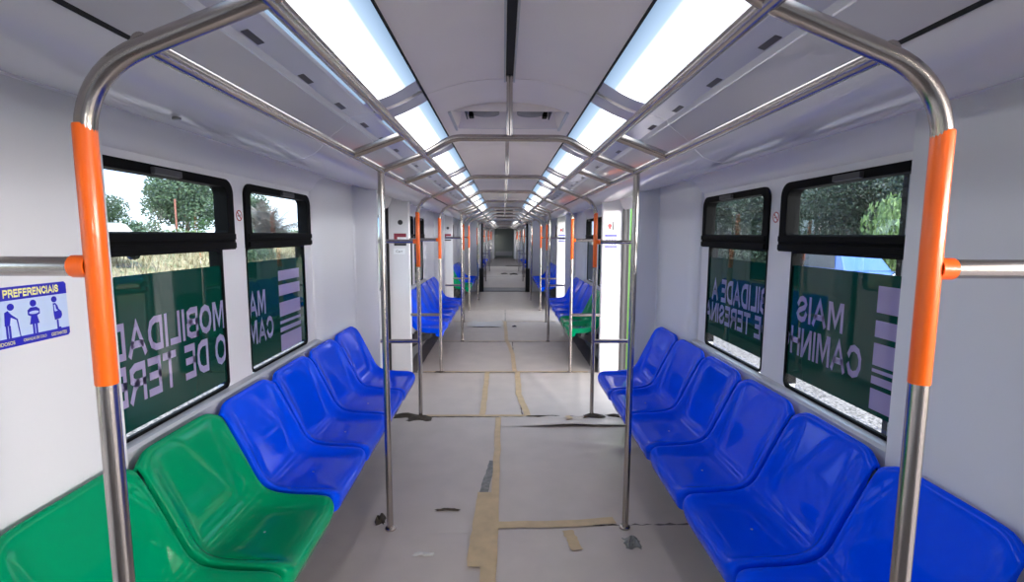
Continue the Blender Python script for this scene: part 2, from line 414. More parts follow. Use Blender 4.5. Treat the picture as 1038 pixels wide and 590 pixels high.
# ---------------------------------------------------------------- ceiling
CEN = [(0, 2.25), (.1, 2.246), (.2, 2.234), (.3, 2.208), (.405, 2.172)]
COVE = [(.864, 1.928), (.885, 1.90), (.92, 1.872), (.97, 1.852), (1.03, 1.842), (1.09, 1.845), (1.14, 1.856), (1.175, 1.872), (1.19, 1.876)]
FRZ = [(1.19, 1.876), (1.2, 1.868), (1.212, 1.835), (1.225, 1.80), (1.238, 1.775), (1.25, 1.765)]
SEAMS = [-4, -2.1, -1.0, .75, 2.53, 4.29, 6.05, 7.81, 9.57, 11.33, END1, 13.6, START2, 16.05, 17.81, 19.57, 21.33, 23.1, 24.85, 26.6, 28.4, 30.1, END2]
HOLES = [(2.97, 3.43), (10.3, 10.8)]
mb = MB()
for y0, y1 in zip(SEAMS[:-1], SEAMS[1:]):
    cuts = [y0 + .003, y1 - .003]
    for h0, h1 in HOLES:
        if y0 < h0 < y1: cuts += [h0, h1]
    cuts.sort()
    for a, b_ in zip(cuts[:-1], cuts[1:]):
        hole = any(abs(a - h0) < 1e-6 for h0, h1 in HOLES)
        for s in (-1, 1):
            pr = [(.33, 2.198), (.405, 2.172)] if hole else CEN
            mb.solidstrip(pr, a, b_, .006, s)
struct(mb.build('ceiling', 'ceil', smooth=True))
mb = MB(); mb.box(-XO, XO, -4, 34, 2.36, 2.40); struct(mb.build('ceiling', 'darkgrey'))
# dark slot and seam along the middle of the ceiling
mb = MB(); mb.box(-.017, .017, -4, 2.53, 2.236, 2.249); trim(mb, 'darkgap')
for s in (-1, 1):
    mb = MB(); mb.box(s * .022 - .004, s * .022 + .004, -4, 2.53, 2.232, 2.249); trim(mb, 'alu')
mb = MB(); mb.box(-.008, .008, 2.54, END1, 2.2405, 2.249); trim(mb, 'alu')
for s in (-1, 1):
    sd = 'left' if s < 0 else 'right'
    # lamp tray, vent ledge, gloss panel, cove, frieze
    for y0, y1 in ((-4, 2.43), (2.434, 6.97), (6.974, END1), (START2, END2)):
        mb = MB(); mb.solidstrip([(.408, 2.186), (.5, 2.145), (.642, 2.085)], y0, y1, .006, s); trim(mb, 'ceil')
        mb = MB(); mb.solidstrip([(.646, 2.072), (.655, 2.062), (.70, 2.052), (.742, 2.040), (.749, 2.020)], y0, y1, .006, s); trim(mb, 'cove', True)
        mb = MB(); mb.solidstrip([(.752, 2.016), (.857, 1.936)], y0, y1, .006, s); trim(mb, 'slope')
        mb = MB(); mb.solidstrip(COVE, y0 + .001, y1 - .001, .006, s); trim(mb, 'cove', True)
        mb = MB(); mb.box(*sorted((s * .8595, s * .8618)), y0, y1, 1.9265, 1.94); trim(mb, 'darkgap')
        mb = MB(); mb.box(min(s * .402, s * .409), max(s * .402, s * .409), y0, y1, 2.165, 2.175); trim(mb, 'darkgap')
for s in (-1, 1):
    for y0, y1 in ((-4, END1), (START2, END2)):
        mb = MB(); mb.solidstrip(FRZ, y0, y1, .006, s); trim(mb, 'wall', True)
# air slots in the ledge
k = 0
for s in (-1, 1):
    y = 1.105
    while y < 8.4:
        mb = MB()
        mb.add([(s * (x), yy, z) for x, z in ((.716, 2.046), (.736, 2.0400), (.736, 2.0440), (.716, 2.0495)) for yy in (y - .048, y + .048)],
               [(0, 1, 3, 2), (4, 5, 7, 6), (2, 3, 5, 4), (0, 6, 7, 1), (0, 2, 4, 6), (1, 7, 5, 3)])
        o = mb.build('air_slot', 'slot')
        n = round((y - 1.105) / .378)
        tag(o, 'small dark air slot in the ceiling ledge above the %s windows' % ('left' if s < 0 else 'right'), 'air slot',
            'air slots above the %s windows' % ('left' if s < 0 else 'right'))
        y += .378

# ---------------------------------------------------------------- ceiling lamps
def lamp(s, y0, y1, label, group):
    e = empty('ceiling_light', (s * .5, (y0 + y1) / 2, 2.12)); tag(e, label, 'ceiling light', group)
    pr = []
    for k in range(9):
        t = k / 8; x = .412 + (.642 - .412) * t; z = 2.166 + (2.066 - 2.166) * t - .012 * math.sin(math.pi * t)
        pr.append((x, z))
    def sub(name, m, a, b, dz=0, t=.004):
        q = MB(); q.solidstrip([(x - .5, z - 2.12 + dz) for x, z in pr], a - (y0 + y1) / 2, b - (y0 + y1) / 2, t, s)
        return q.build(name, m, e, smooth=True)
    sub('diffuser', 'lamp', y0, y1)
    sub('end_cap', 'endcap', y0 - .14, y0 - .002); sub('end_cap', 'endcap', y1 + .002, y1 + .14)
names = ['first', 'second', 'third', 'fourth', 'fifth', 'sixth', 'seventh', 'eighth', 'ninth', 'tenth']
for s in (-1, 1):
    sd = 'left' if s < 0 else 'right'
    y = 1.26 - 1.36 * 3
    while y < END1 - .5:
        i = round((y - 1.26) / 1.36)
        if y > -3.8:
            if i >= 0: lb = 'glowing fluorescent ceiling panel, %s from the camera in the %s row' % (names[i], sd)
            else: lb = 'glowing fluorescent ceiling panel behind the camera in the %s row' % sd
            lamp(s, y, min(y + 1.03, END1 - .15), lb, 'lamps in the %s ceiling row' % sd)
        y += 1.36
    for j in range(11):
        y = START2 + .35 + 1.36 * j
        lamp(s, y, y + 1.03, 'glowing fluorescent ceiling panel in the %s row of the farther carriage' % sd, 'farther carriage lamps, %s row' % sd)

# ---------------------------------------------------------------- windows
NW = [0]
def window(s, c, y0, y1, lines=None, stripes=None, film=True, film_z=(.850, 1.362), latch=None):
    NW[0] += 1
    e = empty('window_%d' % NW[0], (s * XI, c, 1.3)); struct(e)
    A = lambda x: s * x
    def part(mb, name, m, **k):
        mb.v = [(x - s * XI, y - c, z - 1.3) for x, y, z in mb.v]; return mb.build(name, m, e, **k)
    xa, xb = sorted((A(1.238), A(1.30)))
    mb = MB(); mb.ring(rrect(y0, y1, 1.43, 1.737, .06, .004), rrect(y0 + .055, y1 - .055, 1.505, 1.702, .035, .012), xa, xb)
    part(mb, 'upper_frame', 'black', bevel=.004)
    xa2, xb2 = sorted((A(1.228), A(1.2385)))
    mb = MB(); mb.box(xa2, xb2, y0 + .012, y1 - .012, 1.436, 1.462); mb.box(xa2, xb2, y0 + .012, y1 - .012, 1.474, 1.500)
    part(mb, 'transom_bar', 'black', bevel=.003)
    mb = MB(); mb.ring(rrect(y0 + .002, y1 - .098, .822, 1.432, .004, .03), rrect(y0 + .012, y1 - .110, .834, 1.425, .02, .022), *sorted((A(1.247), A(1.262))))
    part(mb, 'lower_frame', 'black')
    mb = MB(); mb.box(*sorted((A(1.2625), A(1.301))), y1 - .109, y1 - .1045, .834, 1.425); part(mb, 'reveal_liner', 'black')
    mb = MB(); yc = (y0 + y1) / 2; mb.box(*sorted((A(1.222), A(1.239))), yc - .02, yc + .13, 1.704, 1.727)
    part(mb, 'latch', 'darkgrey', bevel=.003)
    mb = MB(); mb.box(*sorted((A(1.272), A(1.277))), y0 + .05, y1 - .05, 1.5, 1.707); part(mb, 'upper_pane', 'glass')
    xp = 1.254
    if film:
        mb = MB(); mb.box(*sorted((A(xp), A(xp + .005))), y0 + .008, y1 - .106, 1.30, 1.43 - .002)
        mb.v = []; mb.f = []
        mb.box(*sorted((A(xp), A(xp + .004))), y0 + .008, y1 - .106, film_z[1], 1.428)
        mb.box(*sorted((A(xp), A(xp + .004))), y0 + .008, y1 - .106, .832, film_z[0])
        part(mb, 'lower_pane', 'glass')
        mb = MB(); mb.box(*sorted((A(xp), A(xp + .004))), y0 + .008, y1 - .106, film_z[0], film_z[1]); part(mb, 'film', 'film')
    else:
        mb = MB(); mb.box(*sorted((A(xp), A(xp + .005))), y0 + .008, y1 - .106, .83, 1.428); part(mb, 'lower_pane', 'glass')
    kx = (xp - .001) / 1.25; KZ = lambda z: 1.5 + (z - 1.5) * kx
    if lines:
        for txt, ys, w, z0, z1 in lines:
            mb = MB(); block_text(mb, txt, (A(xp - .001), ys * kx, KZ(z0)), (0, 1 if s > 0 else -1, 0), (0, 0, 1), w * kx, (z1 - z0) * kx)
            part(mb, 'lettering', 'letter')
    if stripes:
        for a, b, z0, z1 in stripes:
            mb = MB(); mb.box(*sorted((A(xp - .002), A(xp - .0005))), a * kx, b * kx, KZ(z0), KZ(z1)); part(mb, 'printed_stripe', 'letter')
    return e
c = BAYS1[0]
def st(a, b): return [(a, b, 1.238, 1.335), (a, b, 1.150, 1.212), (a, b, 1.052, 1.128), (a, b, 1.020, 1.038), (a, b, .985, 1.008), (a, b, .89, .962)]
L0, R0 = -1, 1
window(-1, c, c - 1.14, c - .12, [('MOBILIDADE', 2.20, .73, 1.09, 1.212), ('O DE TERESINA', 2.20, .945, .935, 1.07)])
window(-1, c, c - .02, c + .78, [('MAIS', 2.585, .268, 1.092, 1.218), ('CAMINH', 2.66, .44, .955, 1.075)],
       [(2.745, 3.02, 1.245, 1.30), (2.745, 3.02, 1.162, 1.222), (2.745, 3.02, 1.047, 1.125), (2.745, 3.02, 1.006, 1.022), (2.745, 3.02, .962, .985), (2.745, 3.02, .855, .945)])
window(1, c, c - 1.14, c - .12, [('MAIS', 1.845, .30, 1.133, 1.247), ('CAMINHO', 1.735, .53, .985, 1.108)],
       [(1.545, 1.68, 1.242, 1.333), (1.545, 1.68, 1.158, 1.215), (1.545, 1.68, 1.06, 1.137), (1.545, 1.68, 1.036, 1.048), (1.545, 1.68, .995, 1.022), (1.545, 1.68, .905, .978)],
       film_z=(.885, 1.372))
window(1, c, c - .02, c + .78, [('MOBILIDADE A', 2.205, .83, 1.115, 1.247), ('DE TERESINA', 2.36, .76, .985, 1.10)], film_z=(.895, 1.368))
for c in BAYS1[1:]:
    for s in (-1, 1):
        window(s, c, c - 1.14, c - .12, None, st(c - .9, c - .62) if (s < 0 and c < 8) else None)
        window(s, c, c - .02, c + .78, None)
for c in [REAR] + BAYS2[:2]:
    for s in (-1, 1):
        for w0, w1 in WIN: window(s, c, c + w0, c + w1, None, None, film=(c != REAR))
# ledge under the windows
for c in BAYS1:
    for s in (-1, 1):
        mb = MB(); y0, y1 = c - (.9 if c == 2.43 else .8), c + .80
        mb.prism([(0, 0)] * 3, 0, 0); mb.v = []; mb.f = []
        pr = [(1.25, .822), (1.218, .818), (1.208, .808), (1.204, .70), (1.212, .695), (1.25, .695)]
        n = len(pr)
        mb.add([(s * x, y0, z) for x, z in pr] + [(s * x, y1, z) for x, z in pr],
               [tuple(range(n)), tuple(range(n, 2 * n))] + [(i, (i + 1) % n, n + (i + 1) % n, n + i) for i in range(n)])
        trim(mb, 'sill')

# ---------------------------------------------------------------- doors
ND = [0]
doors = [(REAR + HALF + .03, BAYS1[0] - HALF - .03), (BAYS1[0] + HALF + .03, BAYS1[1] - HALF - .03), (BAYS1[1] + HALF + .03, BAYS1[2] - HALF - .03)] + \
        [(BAYS2[i] + HALF + .03, BAYS2[i + 1] - HALF - .03) for i in range(3)]
def leaf(e, s, x, y0, y1, seal_lo, seal_hi, cy):
    # one sliding leaf: shell with a window, glass, rubber edges
    def part(mb, name, m, **k):
        mb.v = [(px - s * XI, py - cy, pz) for px, py, pz in mb.v]; return mb.build(name, m, e, **k)
    xa, xb = sorted((s * x, s * (x + .035)))
    a, b = y0 + .025 * seal_lo, y1 - .025 * seal_hi
    mb = MB(); mb.ring(rrect(a, b, .02, ZD - .01, .004, .004), rrect(a + .08, b - .08, .95, 1.68, .05, .05), xa, xb)
    part(mb, 'door_leaf', 'panel')
    mb = MB(); mb.ring(rrect(a + .07, b - .07, .94, 1.69, .06, .06), rrect(a + .09, b - .09, .96, 1.67, .045, .045), *sorted((s * (x - .004), s * (x + .039))))
    part(mb, 'pane_gasket', 'rubber')
    mb = MB(); mb.box(*sorted((s * (x + .015), s * (x + .02))), a + .08, b - .08, .95, 1.68); part(mb, 'pane', 'glass')
    if seal_lo: mb = MB(); mb.box(xa, xb, y0, a - .001, .02, ZD - .01); part(mb, 'rubber_edge', 'rubber')
    if seal_hi: mb = MB(); mb.box(xa, xb, b + .001, y1, .02, ZD - .01); part(mb, 'rubber_edge', 'rubber')
for i, (y0, y1) in enumerate(doors):
    for s in (-1, 1):
        ND[0] += 1; cy = (y0 + y1) / 2
        e = empty('door_%d' % ND[0], (s * XI, cy, 0)); struct(e)
        if s < 0 or i >= 3:
            leaf(e, s, 1.262, y0 + .02, cy, 1, 1, cy); leaf(e, s, 1.262, cy, y1 - .02, 1, 1, cy)
        else:                                    # open: leaves pushed outwards and slid aside
            w = (y1 - y0) / 2
            leaf(e, s, 1.325, y1 + .25, y1 + w + .25, 1, 1, cy)
            leaf(e, s, 1.325, y0 - w - .02, y0 - .02, 1, 1, cy)
        # rubber seal strips around the opening
        mb = MB()
        for ya, yb in ((y0, y0 + .018), (y1 - .018, y1)):
            mb.box(*sorted((s * 1.235 - s * XI, s * 1.255 - s * XI)), ya - cy, yb - cy, .0, ZD)
            mb.box(*sorted((s * 1.281 - s * XI, s * 1.304 - s * XI)), ya - cy, yb - cy, .0, ZD)
        mb.box(*sorted((s * 1.235 - s * XI, s * 1.262 - s * XI)), y0 + .018 - cy, y1 - .018 - cy, ZD - .02, ZD)
        mb.build('jamb_seal', 'rubber', e)
        mb = MB()
        for ya, yb in ((y0, y0 + .012), (y1 - .012, y1)): mb.box(*sorted((s * 1.2555 - s * XI, s * 1.2805 - s * XI)), ya - cy, yb - cy, .0, ZD)
        mb.build('jamb_strip', 'darkgrey', e)

# ---------------------------------------------------------------- seats
def sstep(a, b, x):
    t = max(0, min(1, (x - a) / (b - a))); return t * t * (3 - 2 * t)
RIM = [(.716, .352), (.704, .385), (.700, .415), (.712, .440), (.745, .450), (.80, .452), (.88, .455), (.945, .463), (.985, .480), (1.012, .512), (1.034, .56), (1.062, .62), (1.092, .68), (1.125, .745), (1.148, .785), (1.162, .802), (1.176, .803), (1.186, .785), (1.19, .74)]
DSH = [(.716, .352), (.705, .38), (.702, .405), (.716, .424), (.75, .430), (.81, .426), (.90, .424), (.975, .430), (1.018, .450), (1.043, .490), (1.060, .545), (1.084, .612), (1.112, .68), (1.142, .752), (1.160, .796), (1.172, .812), (1.184, .812), (1.194, .792), (1.195, .745)]
def seat_mesh(W=.449):
    us = [-1, -1, -.985, -.95, -.90, -.84, -.76, -.62, -.42, -.2, 0, .2, .42, .62, .76, .84, .90, .95, .985, 1, 1]
    mb = MB(); n = len(RIM); vs = []
    for i, u in enumerate(us):
        a = abs(u); w = sstep(.66, .93, a)
        for j in range(n):
            (rx, rz), (dx, dz) = RIM[j], DSH[j]
            x = dx + (rx - dx) * w; z = dz + (rz - dz) * w
            if z > .58:                                # the top corners of the back fall away
                k = ((max(0, a - .72)) / .28) ** 2.2 * .022 * (z - .58) / .23
                z -= k; x -= k * .45
            if j < 6:                                  # front corners are rounded
                x += .03 * (max(0, a - .8) / .2) ** 2 * (6 - j) / 6
            # rolled-over side flange
            drop = {0: 0, 1: .012, 2: .055}[2 if i in (0, len(us) - 1) else (1 if i in (1, len(us) - 2) else 0)]
            if a > .97 and a < 1: drop = .002
            drop *= 1 - .8 * sstep(.60, .76, z)
            if drop:
                p, q = RIM[max(0, j - 1)], RIM[min(n - 1, j + 1)]
                tx, tz = q[0] - p[0], q[1] - p[1]; l = math.hypot(tx, tz)
                nx, nz = tz / l, -tx / l
                x += nx * drop; z += nz * drop
            vs.append((x - .95, u * W / 2, z))
    fs = [(i * n + j, i * n + j + 1, (i + 1) * n + j + 1, (i + 1) * n + j) for i in range(len(us) - 1) for j in range(n - 1)]
    mb.add(vs, fs); return mb
def seat_proto(m):
    o = seat_mesh().build('plastic_seat', m, smooth='all')
    ss = o.modifiers.new('subd', 'SUBSURF'); ss.levels = 1; ss.render_levels = 2
    q = MB(); q.tube([(-.06, 0, .419), (-.06, 0, .4262)], .0042, 10); sc = q.build('screw', 'alu', o)
    return o
P_ = .4667
first = {}
def seat(s, c, k, col, bench, with_screw=True):
    """k = 0 nearest .. 5 farthest"""
    if col not in first:
        first[col] = seat_proto(col); r = first[col]
    else:
        r = first[col].copy(); COL.objects.link(r)
        if with_screw:
            q = first[col].children[0].copy(); COL.objects.link(q); q.parent = r
    r.location = (s * .95, c + (k - 2.5) * P_, 0)
    r.rotation_euler = (0, 0, 0 if s > 0 else math.pi)
    tag(r, 'glossy %s plastic seat, %s of six on the %s' % (col, ORD[k], bench), 'seat', 'seats of the %s' % bench)
    return r
benches = []
def bench(s, c, greens, name, screws=True):
    for k in range(6): seat(s, c, k, 'green' if k in greens else 'blue', name, screws)
    e = empty('bench_frame', (s * .98, c, 0)); tag(e, 'grey metal bench frame carrying the %s' % name, 'bench frame')
    mb = MB(); mb.box(*sorted((-s * .13, -s * .07)), -1.37, 1.37, .352, .404); mb.box(*sorted((s * .0, s * .05)), -1.37, 1.37, .352, .404); mb.build('beam', 'darkgrey', e, bevel=.004)
    for y in (-1.2, 0, 1.2):
        mb = MB(); lo, hi = (-.12, .265) if s > 0 else (-.265, .12)
        if s < 0: pr = [(.13, .35), (-.265, .35), (-.265, .14), (-.22, .14), (.13, .32)]
        else: pr = [(-.13, .35), (.265, .35), (.265, .14), (.22, .14), (-.13, .32)]
        n = 5
        mb.add([(x, y - .02, z) for x, z in pr] + [(x, y + .02, z) for x, z in pr],
               [tuple(range(n)), tuple(range(n, 2 * n))] + [(i, (i + 1) % n, n + (i + 1) % n, n + i) for i in range(n)])
        mb.build('bracket', 'darkgrey', e)
    # heater case below, against the wall
    mb = MB(); mb.box(*sorted((s * .14, s * .265)), -1.3, 1.3, .0, .14)
    mb.build('heater_case', 'grey', e, bevel=.006)
bench(-1, BAYS1[0], (0, 1), 'foreground left bench'); bench(1, BAYS1[0], (), 'foreground right bench')
bench(-1, BAYS1[1], (), 'second left bench'); bench(1, BAYS1[1], (0, 1), 'second right bench')
bench(-1, BAYS1[2], (0, 1), 'third left bench'); bench(1, BAYS1[2], (), 'third right bench')
for i, c in enumerate(BAYS2[:2]):
    nm = ('first', 'second')[i]
    bench(-1, c, (), '%s left bench beyond the gangway' % nm, False); bench(1, c, (), '%s right bench beyond the gangway' % nm, False)

# ---------------------------------------------------------------- handrails
RT = .016
def hoop(y, door, label, bars=True, post=True):
    e = empty('handrail_arch', (0, y, 0)); tag(e, label, 'handrail')
    if door:
        half = [(.705, 0, 0), (.705, 0, 1.755), (.40, 0, 1.874), (.27, 0, 1.952), (0, 0, 1.952)]
        rad = [.11, .03, .05, .05, .03, .11]
    else:
        half = [(.602, 0, 0), (.606, 0, 1.80), (.40, 0, 1.874), (.27, 0, 1.952), (0, 0, 1.952)]
        rad = [.012, .03, .05, .05, .03, .012]
    pts = [Vector(p) for p in half] + [Vector((-p[0], 0, p[2])) for p in half[-2::-1]]
    path = rounded(pts[:4] + pts[5:], rad, 10)
    MB().tube(path, RT, 18).build('arch_tube', 'steel', e, smooth=True)
    for s in (-1, 1):
        if door:
            MB().tube([(s * .705, 0, 1.243), (s * .705, 0, 1.245), (s * .705, 0, 1.672), (s * .705, 0, 1.675)], [RT + .0004, RT + .001, RT + .001, RT + .0004], 20).build('orange_grip', 'orange', e, smooth=True)
            if bars:
                for z in (1.445, .64):
                    MB().tube([(s * .715, 0, z), (s * 1.022, 0, z)], .0165, 14).build('grab_bar', 'steel', e, smooth=True)
                MB().tube([(s * .715, 0, 1.445), (s * .742, 0, 1.445)], .019, 14).build('bar_socket', 'orange', e, smooth=True)
        MB().tube([(s * (.705 if door else .6), 0, .0), (s * (.705 if door else .6), 0, .012), (s * (.705 if door else .6), 0, .016)], [.028, .028, .019], 18).build('floor_flange', 'steel', e, smooth=True)
    if post: MB().tube([(0, 0, 1.955), (0, 0, 2.252)], .014, 12).build('ceiling_post', 'steel', e, smooth=True)
c = BAYS1
hoop(c[0] - HALF + .01, True, 'steel handrail arch with orange grips, closest to the camera')
hoop(c[0], False, 'plain steel handrail arch without grips between the foreground benches')
hoop(c[0] + HALF, True, 'steel handrail arch with orange grips at the end of the foreground benches')
hoop(c[1] - HALF, True, 'steel handrail arch with orange grips before the second benches')
hoop(c[1], False, 'plain steel handrail arch without grips between the second benches')
hoop(c[1] + HALF, True, 'steel handrail arch with orange grips at the far end of the second benches')
hoop(c[2] - HALF, True, 'steel handrail arch with orange grips before the third benches')
hoop(c[2], False, 'plain steel handrail arch without grips between the third benches')
hoop(c[2] + HALF - .05, True, 'steel handrail arch with orange grips beside the gangway bulkhead', bars=False)
for i, y in enumerate([BAYS2[0], BAYS2[0] + HALF, BAYS2[1] - HALF, BAYS2[1], BAYS2[1] + HALF, BAYS2[2] - HALF, BAYS2[2] + HALF, BAYS2[3] - HALF]):
    hoop(y, i not in (0, 3), 'steel handrail arch in the farther carriage, %s from the gangway' % names[i], post=False)
rails = [('foreground', c[0]), ('second', c[1]), ('third', c[2])]
for s in (-1, 1):
    sd = 'left' if s < 0 else 'right'
    for nm, cc in rails:
        e = empty('overhead_rail', (s * .6, cc, 1.8)); tag(e, 'outer overhead steel rail above the %s %s bench' % (nm, sd), 'handrail')
        y1 = HALF if cc != c[2] else HALF - .05
        MB().tube([(0, -HALF, 0), (0, y1, 0)], RT * .95, 16).build('rail_tube', 'steel', e, smooth=True)
        for y in (-.47, .53):
            MB().tube([(0, y, 0), (-s * .2, y, .074)], .0165, 14).build('crossbar', 'steel', e, smooth=True)
    o = MB().tube([(s * .4, -1.0, 1.874), (s * .4, END1, 1.874)], RT, 16).build('ceiling_rail', 'steel', smooth=True)
    tag(o, 'long inner overhead steel rail running the whole carriage on the %s' % sd, 'handrail')
    o = MB().tube([(s * .4, START2, 1.874), (s * .4, END2, 1.874)], RT, 10).build('ceiling_rail', 'steel', smooth=True)
    tag(o, 'inner overhead steel rail of the farther carriage, %s side' % sd, 'handrail')

# ---------------------------------------------------------------- floor paper, tape, scraps
def h_noise(x, y, k):
    return .5 + .25 * math.sin(3.1 * x + 1.7 * y + k) + .18 * math.sin(7.3 * x - 5.1 * y + 2 * k) + .07 * math.sin(17 * x + 13 * y + 3 * k)
def sheet(x0, x1, y0, y1, k, label, ridge=None, jag=.006, mname='paper', name='paper_sheet', amp=.004, z=.0015, nx=None, ny=None):
    nx = nx or max(6, int((x1 - x0) / .03)); ny = ny or max(6, int((y1 - y0) / .03)); vs = []
    for j in range(ny + 1):
        for i in range(nx + 1):
            x = x0 + (x1 - x0) * i / nx; y = y0 + (y1 - y0) * j / ny
            zz = z + amp * h_noise(x, y, k)
            edge = min(i, nx - i, j, ny - j)
            if edge == 0:
                r = random.Random(i * 131 + j * 977 + k * 17)
                x += r.uniform(-jag, jag) if i in (0, nx) else 0; y += r.uniform(-jag, jag) if j in (0, ny) else 0
                zz = z
            if ridge: zz += ridge(x, y)
            vs.append((x, y, zz))
    n = nx + 1
    fs = [(j * n + i, j * n + i + 1, (j + 1) * n + i + 1, (j + 1) * n + i) for j in range(ny) for i in range(nx)]
    mb = MB(); mb.add(vs, fs)
    o = mb.build(name, mname, smooth='all')
    tag(o, label, 'paper sheet'); return o
def ridgeD(x, y):
    return .010 * math.exp(-((y - (3.55 - .3 * (x - .3))) / .06) ** 2) * sstep(.2, .6, x) + .006 * math.exp(-((y - (3.2 + .2 * x)) / .05) ** 2) * sstep(.3, .6, x)
def flap(x, y):
    return .025 * sstep(.0, .6, x) * (.75 + .25 * math.sin(5 * x)) * (1 - sstep(3.80, 3.93, y)) + .010 * sstep(3.96, 4.02, y) * (.5 + .5 * math.sin(23 * x)) * sstep(.1, .4, x)
def wrinkE(x, y): return .006 * math.exp(-((x - .45 + .2 * (y - 4.5)) / .05) ** 2) + .005 * math.exp(-((x - .68 - .15 * (y - 4.5)) / .04) ** 2)
sheet(-.97, -.075, .3, 2.40, 1, 'beige protective floor paper at the lower left, below the left pole')
sheet(-.97, -.075, 2.39, 4.02, 2, 'beige protective floor paper left of the central tape, beyond the left pole', z=.003)
sheet(-.065, .97, .3, 2.455, 3, 'beige protective floor paper at the lower right, nearest the camera')
sheet(-.065, .97, 3.80, 4.02, 18, 'pale strip of floor paper with a lifted near edge before the right doorway', ridge=flap, z=.006, ny=16)
sheet(-.065, .97, 2.465, 3.86, 4, 'rumpled beige floor paper right of the central tape', ridge=ridgeD, jag=.012)
sheet(-1.0, -.205, 4.05, 5.375, 5, 'pale floor paper by the closed left doorway')
sheet(-.195, .125, 4.05, 5.375, 6, 'narrow pale floor paper strip between two tapes at the doorway')
sheet(.135, 1.2, 4.03, 5.375, 7, 'bright floor paper in front of the open right doorway', ridge=wrinkE)
sheet(-.97, .095, 5.39, 6.96, 8, 'grey floor paper beside the second left bench')
sheet(.105, .97, 5.39, 6.96, 9, 'grey floor paper beside the second right bench')
sheet(-.97, .02, 6.975, 8.6, 10, 'grey floor paper beyond the second left arch pole')
sheet(.03, .97, 6.975, 8.6, 11, 'grey floor paper beyond the second right arch pole')
sheet(-1.0, .0, 8.615, 10.0, 12, 'grey floor paper at the second left doorway')
sheet(.01, 1.2, 8.615, 10.0, 13, 'grey floor paper at the second right doorway')
sheet(-.97, .97, 10.01, 13.2, 14, 'wide grey floor paper in front of the gangway', nx=20, ny=40)
sheet(-.97, .97, 14.3, 18.0, 15, 'grey floor paper just past the gangway', nx=20, ny=40)
sheet(-.97, .97, 18.05, 24, 16, 'grey floor paper far along the next carriage', nx=14, ny=40)
def curl(x, y): return .05 * sstep(-.45, -.05, x) * math.exp(-((y - 8.35) / .25) ** 2) + .01 * math.sin(9 * x)
o = sheet(-.62, -.05, 8.05, 8.55, 17, 'loose curled sheet of pale paper lying across the aisle', ridge=curl, jag=.03, z=.012, mname='whitescrap')

def tape(pts, w, label, z=.0085, mname='tape', seg=14):
    # a strip along a polyline in XY, slightly crinkled
    vs = []; P = [Vector((x, y, 0)) for x, y in pts]; L = sum((b - a).length for a, b in zip(P[:-1], P[1:]))
    samples = []
    for a, b in zip(P[:-1], P[1:]):
        m = max(2, int(seg * (b - a).length / L))
        for t in range(m): samples.append(a.lerp(b, t / m))
    samples.append(P[-1])
    for i, p in enumerate(samples):
        d = (samples[min(i + 1, len(samples) - 1)] - samples[max(i - 1, 0)]).normalized(); nn = Vector((-d.y, d.x, 0))
        j = random.uniform(-.004, .004)
        for q in (-1, -.3, .3, 1):
            pt = p + nn * (q * w / 2 + j); vs.append((pt.x, pt.y, z + random.uniform(0, .0008)))
    fs = [(i * 4 + k, i * 4 + k + 1, i * 4 + k + 5, i * 4 + k + 4) for i in range(len(samples) - 1) for k in range(3)]
    mb = MB(); mb.add(vs, fs)
    top = [(x, y, zz + .0006) for x, y, zz in vs]; mb.add(top, fs)
    o = mb.build('tape_strip', mname); tag(o, label, 'tape', 'tan tape strips on the floor'); return o
tape([(-.065, 4.0), (-.07, 2.9), (-.075, 2.3), (-.08, 2.05)], .045, 'long tan tape strip running down the middle of the near floor')
tape([(-.12, 2.78), (-.135, 2.4), (-.14, 2.12)], .10, 'wide torn tan tape beside the central strip on the near floor', z=.0105)
tape([(-.10, 2.3), (-.085, 1.6)], .07, 'tan tape strip at the bottom centre nearest the camera', z=.010)
tape([(-.05, 2.455), (.25, 2.458), (.42, 2.47), (.56, 2.49)], .06, 'tan tape strip crossing right from the centre to the right pole')
tape([(.30, 2.40), (.33, 2.24)], .055, 'short slanted piece of tan tape near the right pole')
tape([(-.2, 4.05), (-.2, 5.37)], .05, 'tan tape strip on the doorway floor, left one')
tape([(.175, 4.05), (.12, 4.6), (.125, 5.37)], .055, 'tan tape strip on the doorway floor, right one')
tape([(-.85, 4.035), (.2, 4.035)], .04, 'tan tape strip across the aisle at the near edge of the doorway', z=.0095)
tape([(-.9, 5.382), (.9, 5.382)], .04, 'tan tape strip across the aisle at the far edge of the doorway', z=.0095)
tape([(.1, 5.39), (.09, 6.2), (.03, 6.95)], .05, 'tan tape strip along the aisle between the second benches')
tape([(.02, 6.98), (.0, 8.6)], .05, 'tan tape strip along the aisle beyond the second arch')
tape([(-.9, 6.968), (.9, 6.968)], .03, 'thin tape seam across the aisle at the second plain arch', z=.0095)
tape([(.50, 4.0), (.52, 3.93)], .045, 'short piece of tan tape under the lifted paper edge', z=.02)
tape([(-.9, 8.607), (.9, 8.607)], .03, 'thin tape seam across the aisle before the third benches', z=.0095)
tape([(-.15, 2.72), (-.115, 2.98), (-.095, 3.2)], .05, 'torn grey strip where the floor paper has peeled beside the tape', z=.0078, mname='torn')

